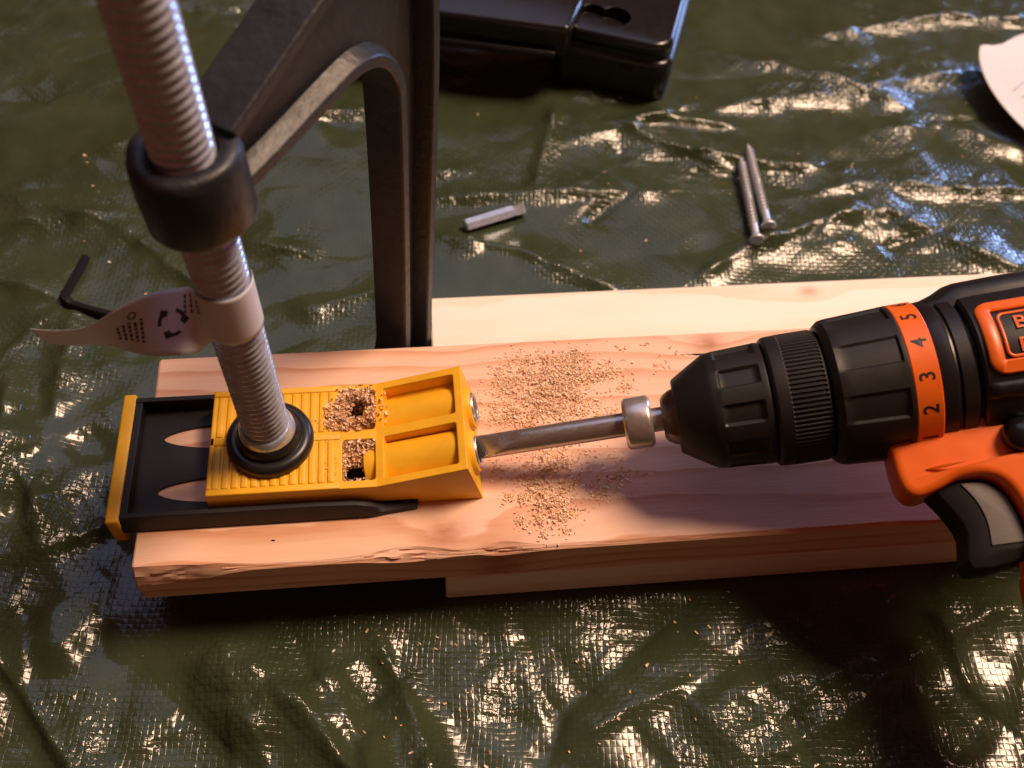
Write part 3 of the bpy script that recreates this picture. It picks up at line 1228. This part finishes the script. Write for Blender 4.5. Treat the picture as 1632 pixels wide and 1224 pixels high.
# gearbox neck and barrel
V, Fc = lathe([(150.0, 21), (150.0, 24.2), (150.5, 24.5), (154.6, 24.7), (155.2, 24.0), (156.0, 23.8), (156.5, 24.6), (160.4, 24.7), (161.0, 24.0), (161.2, 22.5), (163.6, 22.3)], 110, DF)
link_mesh('gearbox_neck', V, Fc, 'body_black', drill, 30)
V, Fc = lathe([(162.4, 20), (162.6, 24.2), (163.4, 25.0), (166, 25.2), (205, 25.6), (228, 25.0), (238, 23.5), (243, 20), (246, 13), (246.5, 3)], 110, DF)
barrel = link_mesh('barrel', V, Fc, 'body_black', drill, 30)


def ridge(deg, prof_pts, halfdeg, name='ridge', mat='body_black'):
    """a raised rib along the barrel; prof_pts = (s, height above 24 mm)"""
    V, Fc = [], []
    n = 11
    for s, hgt in prof_pts:
        for k in range(n):
            f = -1 + 2 * k / (n - 1)
            rr = 23.2 + (hgt + .8) * (1 - abs(f) ** 3.2)
            V.append(on_cyl(s, math.radians(deg + halfdeg * f), rr))
    m = len(prof_pts)
    for i in range(m - 1):
        for k in range(n - 1):
            Fc.append((i * n + k, i * n + k + 1, (i + 1) * n + k + 1, (i + 1) * n + k))
    Fc += [tuple(range(n)), tuple((m - 1) * n + k for k in range(n - 1, -1, -1))]
    Fc += [tuple([i * n for i in range(m)] + [i * n + n - 1 for i in range(m - 1, -1, -1)])]
    return link_mesh(name, V, Fc, mat, drill, 50)


ridge(-68, [(150.2, .7), (154, 1.1), (158, 2.4), (162.0, 4.4), (165, 5.0), (178, 5.3), (196, 5.4), (200, 4.8), (201.5, 1)], 22)
ridge(36, [(163.2, .6), (164.2, 1.9), (166.5, 2.5), (185, 2.8), (215, 2.6), (218, 1.0)], 8.5)
ridge(-68, [(202, 3.8), (205, 4.9), (222, 4.8), (232, 2.5), (236, .3)], 22, 'top_cover', 'orange')


# logo: rounded orange frame, thin inner frame, two words
def frame_strip(s0, s1, a0, a1, rad, width, r, thick, n=9):
    """rounded rectangular ring bent round the barrel (a in mm of arc)"""
    def dense(P):
        Q = []
        for p, q in zip(P, P[1:] + P[:1]):
            k = max(1, int(math.dist(p, q) / 1.0))
            Q += [(p[0] + (q[0] - p[0]) * t / k, p[1] + (q[1] - p[1]) * t / k) for t in range(k)]
        return Q
    big = rounded_rect(s0, s1, a0, a1, rad, n)
    small = rounded_rect(s0 + width, s1 - width, a0 + width, a1 - width, max(.4, rad - width), n)
    bo, so = [], []
    for i in range(len(big)):
        p, q = big[i], big[(i + 1) % len(big)]
        p2, q2 = small[i], small[(i + 1) % len(small)]
        k = max(1, int(math.dist(p, q) / 1.0))
        for t in range(k):
            f = t / k
            bo.append((p[0] + (q[0] - p[0]) * f, p[1] + (q[1] - p[1]) * f))
            so.append((p2[0] + (q2[0] - p2[0]) * f, p2[1] + (q2[1] - p2[1]) * f))
    m = len(bo)
    V, Fc = [], []
    e = min(.5, width * .25)
    for p, q in zip(bo, so):
        dx, dy = q[0] - p[0], q[1] - p[1]
        l = math.hypot(dx, dy) or 1
        dx, dy = dx / l * e, dy / l * e
        for (x, y), rr in ((p, r - .6), (p, r + thick * .55), ((p[0] + dx, p[1] + dy), r + thick), ((q[0] - dx, q[1] - dy), r + thick), (q, r + thick * .55), (q, r - .6)):
            V.append(on_cyl(x, y / 25.6, rr))
    for i in range(m):
        j = (i + 1) % m
        for k in range(5):
            Fc.append((i * 6 + k, j * 6 + k, j * 6 + k + 1, i * 6 + k + 1))
    return V, Fc


V, Fc = frame_strip(164.6, 209, -14.2, 11.2, 4.8, 4.3, 25.3, 1.0)
link_mesh('logo_frame', V, Fc, 'orange', drill, 45)
V, Fc = frame_strip(169.9, 203.7, -8.9, 6.6, 2.4, .9, 25.4, .45)
badge = link_mesh('logo_border', V, Fc, 'orange', drill, 45)
for txt, arc in (('BLACK+', -4.6), ('DECKER', 2.9)):
    decal(txt, 6.2, lambda x, y, c=arc: on_cyl(187.0 + x * 1.12, (c - y) / 25.6, 25.85), 'orange', badge, 'lettering')

# orange handle shell: chin, trigger arch, grip
shell = [(134.4, 18), (134.0, 29), (134.8, 36.8), (138.2, 40.2), (144.5, 39.2), (151, 37.2), (158.5, 37.6), (163.3, 41.5), (166.0, 50), (167.0, 60), (166.5, 65), (165.0, 69), (164.5, 76), (167, 92), (170, 112), (212, 106), (205, 80), (201, 55), (206, 30), (222, 20), (222, 6), (150, 6)]
shell = [tuple(p) for p in smooth_poly(shell[:13], 4)] + shell[13:]
HF = Frame(P0, d, -yv, u)              # x: s, y: towards the handle, z: out of the side
V, Fc = prism(shell, -12.5, 12.5, HF)
hs = bevelled('handle_shell', V, Fc, 'orange', drill, 2.8, 5, 55, 50)
for vtx in hs.data.vertices:          # the chin narrows towards the torque ring
    rel = np.array(vtx.co) / S - P0
    sv, uv = rel @ d, rel @ u
    hv = rel @ -yv
    f = min(1, max(0, (sv - 136) / 22)) if hv < 60 else 1
    k = .62 + .38 * f * f * (3 - 2 * f)
    vtx.co = Vector((P0 + rel + u * uv * (k - 1)) * S)
# moulded line on the chin
Vl, Fl = [], []
for i, sv in enumerate(np.linspace(142.5, 153.5, 12)):
    f = min(1, max(0, (sv - 136) / 22))
    kk = .62 + .38 * f * f * (3 - 2 * f)
    c0 = HF((sv, 32.6, 12.5 * kk - .1))[0]
    rr_ = .45 * math.sin(math.pi * (i + .4) / 11.8) + .08
    for q in range(6):
        Vl.append(c0 + rr_ * (math.cos(q * math.pi / 3) * u + math.sin(q * math.pi / 3) * yv))
for i in range(11):
    for q in range(6):
        Fl.append((i * 6 + q, i * 6 + (q + 1) % 6, (i + 1) * 6 + (q + 1) % 6, (i + 1) * 6 + q))
link_mesh('moulded_line', Vl, Fl, 'orange', drill, 60)
# forward-reverse button
BFm = Frame(HF((171.5, 27.0, 11.0))[0], u, d, np.cross(u, d))
V, Fc = lathe([(0, 5.6), (1.4, 5.6), (3.2, 5.0), (4.6, 3.6), (5.3, 1.8), (5.5, .4)], 32, BFm)
link_mesh('direction_button', V, Fc, 'case', drill, 60)
# trigger: flat cheeks, hollow front
cheek = [(150.2, 37.6), (158.2, 38.4), (163.0, 42.5), (165.4, 50), (166.0, 59.0), (154.6, 59.0), (155.2, 51), (153.8, 44.5)]
front = [(141.5, 38.5), (158.2, 37.6), (163.0, 41.5), (166.4, 50), (167.0, 62), (147.4, 65.4), (148.6, 54), (146.0, 46)]
cheek = [tuple(p) for p in smooth_poly(cheek + cheek[:1], 3)[:-1]]
front = [tuple(p) for p in smooth_poly(front + front[:1], 3)[:-1]]
mid = [(a[0] * .25 + b[0] * .75, a[1] * .25 + b[1] * .75) for a, b in zip(cheek, front)]
V, Fc = [], []
lv = [(7.4, cheek), (5.4, mid), (1.0, front), (-4.0, front), (-6.0, mid), (-7.4, cheek)]
n = len(cheek)
for z, c in lv:
    V += [(x, y, z) for x, y in c]
for i in range(len(lv) - 1):
    for k in range(n):
        Fc.append((i * n + k, i * n + (k + 1) % n, (i + 1) * n + (k + 1) % n, (i + 1) * n + k))
Fc += [tuple(range(n)), tuple((len(lv) - 1) * n + k for k in range(n - 1, -1, -1))]
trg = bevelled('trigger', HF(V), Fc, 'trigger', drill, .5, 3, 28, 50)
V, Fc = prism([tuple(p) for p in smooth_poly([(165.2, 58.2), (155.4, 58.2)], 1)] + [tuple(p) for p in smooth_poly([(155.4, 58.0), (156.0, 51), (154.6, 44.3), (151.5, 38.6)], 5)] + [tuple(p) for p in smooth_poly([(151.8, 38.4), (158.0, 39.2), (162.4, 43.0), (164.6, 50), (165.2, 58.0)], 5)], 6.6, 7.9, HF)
bevelled('trigger_cheek', V, Fc, 'cheek', drill, .5, 3, 30, 40)  # thin panel added to paint the trigger's lit side lighter
# battery foot
V, Fc = prism([(172, 108), (226, 103), (232, 128), (230, 136), (170, 141), (166, 130)], -29, 29, HF)
bevelled('battery', V, Fc, 'body_black', drill, 3.5, 4)

# ------------------------------------------------------------------ small steel things on the tarp
def rest(xy0, xy1, r):
    """frame of a rod lying on the tarp from xy0 to xy1"""
    t = np.linspace(0, 1, 9)
    hz = [tz(xy0[0] + (xy1[0] - xy0[0]) * f, xy0[1] + (xy1[1] - xy0[1]) * f) for f in t]
    # highest line touching the cloth at both halves
    A = np.polyfit(t, hz, 1)
    lift = max(h - (A[0] * f + A[1]) for f, h in zip(t, hz))
    z0, z1 = A[1] + lift * .8 + r, A[0] + A[1] + lift * .8 + r
    a, b = np.array([*xy0, z0]), np.array([*xy1, z1])
    x = (b - a) / np.linalg.norm(b - a)
    z = np.array([0, 0, 1.0])
    z -= x * (z @ x)
    z /= np.linalg.norm(z)
    return Frame(a, x, np.cross(z, x), z), np.linalg.norm(b - a)


def make_screw(tip, head, label):
    Fm, L = rest(head, tip, 2.2)
    t = thing('wood_screw', label, 'screw', tuple(Fm.o - np.array([0, 0, 2.2])), 'two long steel screws side by side on the tarp')
    V, Fc = lathe([(0, .6), (0, 3.4), (.5, 3.8), (1.0, 3.8), (2.2, 2.9), (4.2, 1.9), (4.4, .5)], 32, Fm)
    head_o = link_mesh('head', V, Fc, 'screw_steel', t, 40)
    V, Fc = lathe([(4.0, 1.6), (4.0, 1.95), (L * .18, 1.95), (L * .18 + .5, 1.5)], 24, Fm)
    link_mesh('shank', V, Fc, 'screw_steel', t, 40)
    V, Fc = [], []
    nth, per, pitch = 24, 8, 2.4
    s0, s1 = L * .16, L
    steps = int((s1 - s0) / pitch * per)
    for i in range(steps + 1):
        s = s0 + (s1 - s0) * i / steps
        tp = min(1, (s1 - s) / 6 + .04)
        for k in range(nth):
            a = 2 * math.pi * k / nth
            ph = abs(((s / pitch - k / nth) % 1.0) - .5) * 2
            r = (1.5 + 1.1 * max(0, 1 - ph * 2.0)) * tp
            V.append((s, r * math.cos(a), r * math.sin(a)))
    for i in range(steps):
        for k in range(nth):
            Fc.append((i * nth + k, i * nth + (k + 1) % nth, (i + 1) * nth + (k + 1) % nth, (i + 1) * nth + k))
    Fc += [tuple(range(nth)), tuple(steps * nth + k for k in range(nth - 1, -1, -1))]
    link_mesh('thread', Fm(V), Fc, 'screw_steel', t, 30)


make_screw((267.0, 227.8), (260.8, 167.8), 'long steel screw beside the other, its tip falling short of the other tip')
make_screw((272.9, 237.0), (268.9, 176.8), 'long steel screw beside the other, its tip reaching farther from the boards')

Fm, L = rest((122.5, 184.6), (151.8, 196.8), 3.0)
pin = thing('driver_bit', 'short hexagonal steel driver bit lying alone on the tarp', 'driver bit', tuple(Fm.o - np.array([0, 0, 3])))
V, Fc = lathe([(0, 1.6), (.0, 2.6), (.6, 3.1), (L * .80, 3.1), (L * .815, 2.5)], 6, Fm)
link_mesh('shank', V, Fc, 'zinc', pin, 25)
V, Fc = lathe([(L * .80, 2.2), (L * .81, 3.0), (L * .85, 3.4), (L * .97, 3.3), (L, 2.6)], 4, Fm)
link_mesh('tip', V, Fc, 'zinc', pin, 25)

# hex key, half hidden by the label in the picture
pts = [(-51.5, 177.0), (-55.8, 158), (-56.8, 153.0), (-54.5, 149.6), (-50.0, 147.5), (-24, 137.5), (-8, 131)]
pth = smooth_poly(pts, 5)
zz = [tz(*p) + 2.0 for p in pth]
zz = np.convolve(np.pad(zz, 6, mode='edge'), np.ones(13) / 13, mode='valid')
zz = np.maximum(zz, [tz(*p) + .6 for p in pth])
V, Fc = [], []
for i, p in enumerate(pth):
    a, b = pth[max(i - 1, 0)], pth[min(i + 1, len(pth) - 1)]
    t2 = (b - a) / np.linalg.norm(b - a)
    for k in range(6):
        q = 2 * math.pi * k / 6
        V.append((p[0] - t2[1] * 2.1 * math.cos(q), p[1] + t2[0] * 2.1 * math.cos(q), zz[i] + 2.1 * math.sin(q)))
for i in range(len(pth) - 1):
    for k in range(6):
        Fc.append((i * 6 + k, i * 6 + (k + 1) % 6, (i + 1) * 6 + (k + 1) % 6, (i + 1) * 6 + k))
Fc += [tuple(range(6)), tuple((len(pth) - 1) * 6 + k for k in range(5, -1, -1))]
key = link_mesh('hex_key', V, Fc, 'key_black', None, 30)
tag(key, 'bent black hex key lying on the tarp behind the paper label', 'hex key')

# ------------------------------------------------------------------ sheet of paper
def paper_sheet():
    P = []
    # outline: rounded, curled edge on the side of the screws
    left = smooth_poly([(417, 297), (413.5, 288), (411.5, 276), (411.5, 262), (414, 246), (419, 230), (430, 206)], 8)
    nx = 26
    V, Fc = [], []
    for i, p in enumerate(left):
        f = i / (len(left) - 1)
        q = np.array([560 + 40 * f, 368 - 150 * f])
        for j in range(nx):
            t = (j / (nx - 1)) ** 1.4
            x, y = p[0] + (q[0] - p[0]) * t, p[1] + (q[1] - p[1]) * t
            if i == 0:
                y += 2.0 * math.sin(j * .9) * (1 - t)
            z = 8.0 + 4.0 * math.exp(-t * 9) + 1.2 * math.sin(x * .05 + y * .04)
            V.append((x, y, z))
    n = len(left)
    K = n * nx
    V = np.array(V)
    V = np.concatenate([V, V - np.array([0, 0, .15])])
    for i in range(n - 1):
        for j in range(nx - 1):
            a, b, c, dd = i * nx + j, (i + 1) * nx + j, (i + 1) * nx + j + 1, i * nx + j + 1
            Fc += [(a, b, c, dd), (K + dd, K + c, K + b, K + a)]
    rim = [i * nx for i in range(n)] + [(n - 1) * nx + j for j in range(1, nx)] + [i * nx + nx - 1 for i in range(n - 2, -1, -1)] + [j for j in range(nx - 2, 0, -1)]
    for a, b in zip(rim, rim[1:] + rim[:1]):
        Fc.append((a, b, K + b, K + a))
    return V, Fc


V, Fc = paper_sheet()
sheet = link_mesh('paper_sheet', V, Fc, 'paper', None, 180)
tag(sheet, 'white sheet of paper with a curved edge lying on the tarp', 'paper')
for k, (x, y, ln) in enumerate(((424, 262, 10), (427, 257, 14), (431, 252, 10))):
    V, Fc = prism([(x, y), (x + ln, y + 8), (x + ln, y + 9.4), (x, y + 1.4)], 12.0, 12.6)
    V[:, 2] = [0] * 8
    Fc = Fc[:1]
    V = V[:4]
    bv = None
    from mathutils.bvhtree import BVHTree
    bv = BVHTree.FromPolygons([v.co[:] for v in sheet.data.vertices], [tuple(p.vertices) for p in sheet.data.polygons])
    out = []
    for p in V:
        hit = bv.ray_cast(Vector((p[0] * S, p[1] * S, .2)), Vector((0, 0, -1)))
        out.append((p[0], p[1], (hit[0].z / S if hit[0] else 10) + .12))
    o = link_mesh('print', out, Fc, 'grey_ink', sheet, 0)

# ------------------------------------------------------------------ black plastic case at the back
KA = math.radians(-20)
KF = Frame((233, 273, 0), (math.cos(KA), math.sin(KA), 0), (-math.sin(KA), math.cos(KA), 0), (0, 0, 1))
case = thing('plastic_case', 'glossy black plastic case with round cornered end block lying on the tarp', 'case', (215, 300, 0))
out = rounded_rect(-62, 2, 0, 120, 9, 8)
V, Fc = prism(out, .2, 24, KF)
bevelled('base_block', V, Fc, 'case', case, 2.5, 4, 50)
out = [(-62, 118), (-62, 40), (-36, 3.5)]
rr = rounded_rect(-62, 0.6, 2.0, 118, 11, 8)
top_out = [(x, y) for x, y in rr if not (x < -30 and y < 60)]
top_out = [(-74, 28), (-74, 118)] + [(-50, 3.0)] + [p for p in rr if p[0] > -36]
# order the outline counter-clockwise round its centre
cxy = np.mean(top_out, axis=0)
top_out.sort(key=lambda p: math.atan2(p[1] - cxy[1], p[0] - cxy[0]))
V, Fc = prism(top_out, 25.4, 33.6, KF)
lid = bevelled('lid', V, Fc, 'case', case, 3.0, 5, 50)
boolean(lid, [lathe([(29, 6.6), (60, 6.6)], 40, Frame(KF((-44.5, 20.5, 0))[0], (0, 0, 1), KF.x, KF.y)),
              lathe([(27.5, 8.2), (60, 8.2)], 40, Frame(KF((-32.5, 20, 0))[0], (0, 0, 1), KF.x, KF.y))])
V, Fc = prism(rounded_rect(-60, -1, 2, 118, 8, 6), 23, 27, KF)
link_mesh('seam', V, Fc, 'recess', case, 30)
V, Fc = box(-24, -17, -.25, .6, 17.4, 20.2, KF)
bevelled('latch_mark', V, Fc, 'trigger', case, .2, 1)
# low arm that runs off behind the clamp
AA = math.radians(-10)
AF = Frame((182, 284.5, 0), (math.cos(AA), math.sin(AA), 0), (-math.sin(AA), math.cos(AA), 0), (0, 0, 1))
V, Fc = prism([(-150, 9), (0, 0), (6, 26), (4, 60), (-150, 64)], 22, 40, AF)
bevelled('arm', V, Fc, 'case', case, 2.5, 4, 40)
V, Fc = prism([(-148, 4.5), (-6, -3.5), (-6, 1.6), (-148, 9.6)], 22.6, 27, AF)
bevelled('arm_lip', V, Fc, 'case', case, 1.2, 3, 40)

# ------------------------------------------------------------------ shavings
def chip_cloud(pts, sizes, flat=.5):
    """curled flakes: three quads bent along their length"""
    V, Fc = [], []
    for (x, y, z), L in zip(pts, sizes):
        w = L * random.uniform(.28, .55)
        th = random.uniform(0, 2 * math.pi)
        tilt = random.gauss(0, flat)
        roll = random.gauss(0, flat)
        curl = random.uniform(.2, 1.5)
        R = Matrix.Rotation(th, 3, 'Z') @ Matrix.Rotation(tilt, 3, 'Y') @ Matrix.Rotation(roll, 3, 'X')
        b = len(V)
        for i in range(4):
            f = i / 3 - .5
            a = f * curl * 2
            px, pz = L * math.sin(a) / (curl * 2), L * (1 - math.cos(a)) / (curl * 2)
            tw = w * (1 - .5 * abs(f))
            for s in (-.5, .5):
                q = R @ Vector((px, s * tw, pz))
                V.append((x + q.x, y + q.y, z + q.z))
        for i in range(3):
            Fc.append((b + 2 * i, b + 2 * i + 1, b + 2 * i + 3, b + 2 * i + 2))
    return V, Fc


def stuff(name, pts, sizes, label, flat=.5, parent=None):
    V, Fc = chip_cloud(pts, sizes, flat)
    me = bpy.data.meshes.new(name)
    me.from_pydata((np.array(V) * S).tolist(), [], Fc)
    me.materials.append(MAT['chips'])
    o = bpy.data.objects.new(name, me)
    COL.objects.link(o)
    o['kind'] = 'stuff'
    o['label'] = label
    return o


pts, sizes = [], []


def scatter(cx, cy, sx_, sy_, n, ang=0, zmax=.5, s0=.5, s1=1.9):
    ca, sa = math.cos(ang), math.sin(ang)
    hubs = [(random.gauss(0, 1), random.gauss(0, 1)) for _ in range(max(8, n // 45))]
    for _ in range(n):
        hb = random.choice(hubs)
        sp = random.choice((.12, .2, .45))
        a, b = hb[0] + random.gauss(0, sp), hb[1] + random.gauss(0, sp)
        x, y = cx + a * sx_ * ca - b * sy_ * sa, cy + a * sx_ * sa + b * sy_ * ca
        if not (1 < y < 88.0) or x < 119.5:
            continue
        dens = math.exp(-(a * a + b * b) / 2)
        pts.append((x, y, 38.12 + random.random() * zmax * (.3 + dens * 1.6)))
        sizes.append(random.triangular(s0, s1, s0 * 1.3))


scatter(148, 66, 9.5, 10.5, 2300, .5, 1.0)
scatter(152, 70, 9, 7, 1100, .3, .8)
scatter(137, 56, 7, 8, 900, 0, .6)
scatter(151, 66, 20, 15, 420, 0, .2)
scatter(146, 32, 9, 8, 950, 0, .8)
scatter(139, 17, 6.5, 6.5, 950, -.5, .9)
scatter(148, 24, 14, 10, 220, 0, .3)
scatter(176, 80, 12, 5, 40, 0, .2, 1.0, 2.2)
stuff('sawdust', pts, sizes, 'scattered orange brown wood shavings on the narrow board beneath the bit', .28)

# shavings packed in the jig's chip windows
pts, sizes = [], []
for _ in range(1500):           # far window: a crater with a dark middle
    a = random.uniform(0, 2 * math.pi)
    r = abs(random.gauss(6.6, 1.8)) * (1 + .17 * math.sin(2 * a + .6) + .12 * math.sin(3 * a + 2) + .06 * math.sin(7 * a))
    x, y = 74.6 + r * math.cos(a) * 1.05, YC + 10.4 + r * math.sin(a) * 1.0
    if (abs(x - 76.2) < 2.1 and abs(y - YC - 10.6) < 3.9) or y < YC + 1.9 or (x > 82.0 and random.random() < .85):
        continue
    z = BT + BH - 1.2 + 3.4 * math.exp(-((r - 5.8) / 2.3) ** 2) * random.uniform(.2, 1.0)
    if r > 8.3:
        z = BT + BH + .5 + random.random() * .8 * math.exp(-(r - 8.3))
    pts.append((x, y, z))
    sizes.append(random.triangular(1.1, 2.9, 1.7))
for _ in range(420):            # the lining of the crater
    a = random.uniform(0, 2 * math.pi)
    z = random.uniform(2.5, BH)
    r = 3.3 + 2.2 * z / BH + random.random() * 1.6
    x, y = 75.8 + r * math.cos(a) * .95, YC + 10.2 + r * math.sin(a) * 1.1
    pts.append((min(max(x, 70.6), 81.2), min(max(y, YC + 2.3), YC + 18.0), BT + z))
    sizes.append(random.triangular(1.0, 2.3, 1.5))
for _ in range(620):            # near window: packed against its back
    x = random.uniform(70.8, 81.2)
    b = random.random() ** 1.3
    y = YC - 2.4 - b * 7.5
    z = BT + BH - 1.0 - b * 4.5 + random.gauss(0, .8)
    pts.append((x, y, z))
    sizes.append(random.triangular(1.1, 2.7, 1.6))
for _ in range(130):
    x = random.choice((random.uniform(70.4, 71.6), random.uniform(70.4, 79)))
    y = YC - random.uniform(3, 18.2) if x < 71.6 else YC - random.uniform(17.2, 18.4)
    pts.append((x, y, BT + BH - random.uniform(0, 2.5)))
    sizes.append(random.uniform(.6, 1.3))
for _ in range(60):             # crumbs in the grooves
    k = random.choice((11, 12, 12))
    pts.append((28.0 + 3.2 * k + 1.6 + random.gauss(0, .25), YC + random.uniform(-17, 17), BT + BH + .35))
    sizes.append(random.uniform(.4, .9))
stuff('packed_sawdust', pts, sizes, 'curly wood shavings packed in the windows of the yellow jig', .9)

# crumbs on the tarp
pts, sizes = [], []
spots = [(random.uniform(70, 210), random.uniform(-62, -6)) for _ in range(60)] + [(random.uniform(-60, 20), random.uniform(150, 270)) for _ in range(9)]
spots += [(random.uniform(120, 420), random.uniform(135, 300)) for _ in range(26)] + [(-62, 245), (-60, 240), (-56, 226), (-30, -8), (-16, 5)]
for x, y in spots:
    pts.append((x, y, tz(x, y) + .5))
    sizes.append(random.uniform(.7, 2.0))
stuff('sawdust_crumbs', pts, sizes, 'loose wood crumbs scattered over the tarp', .4)
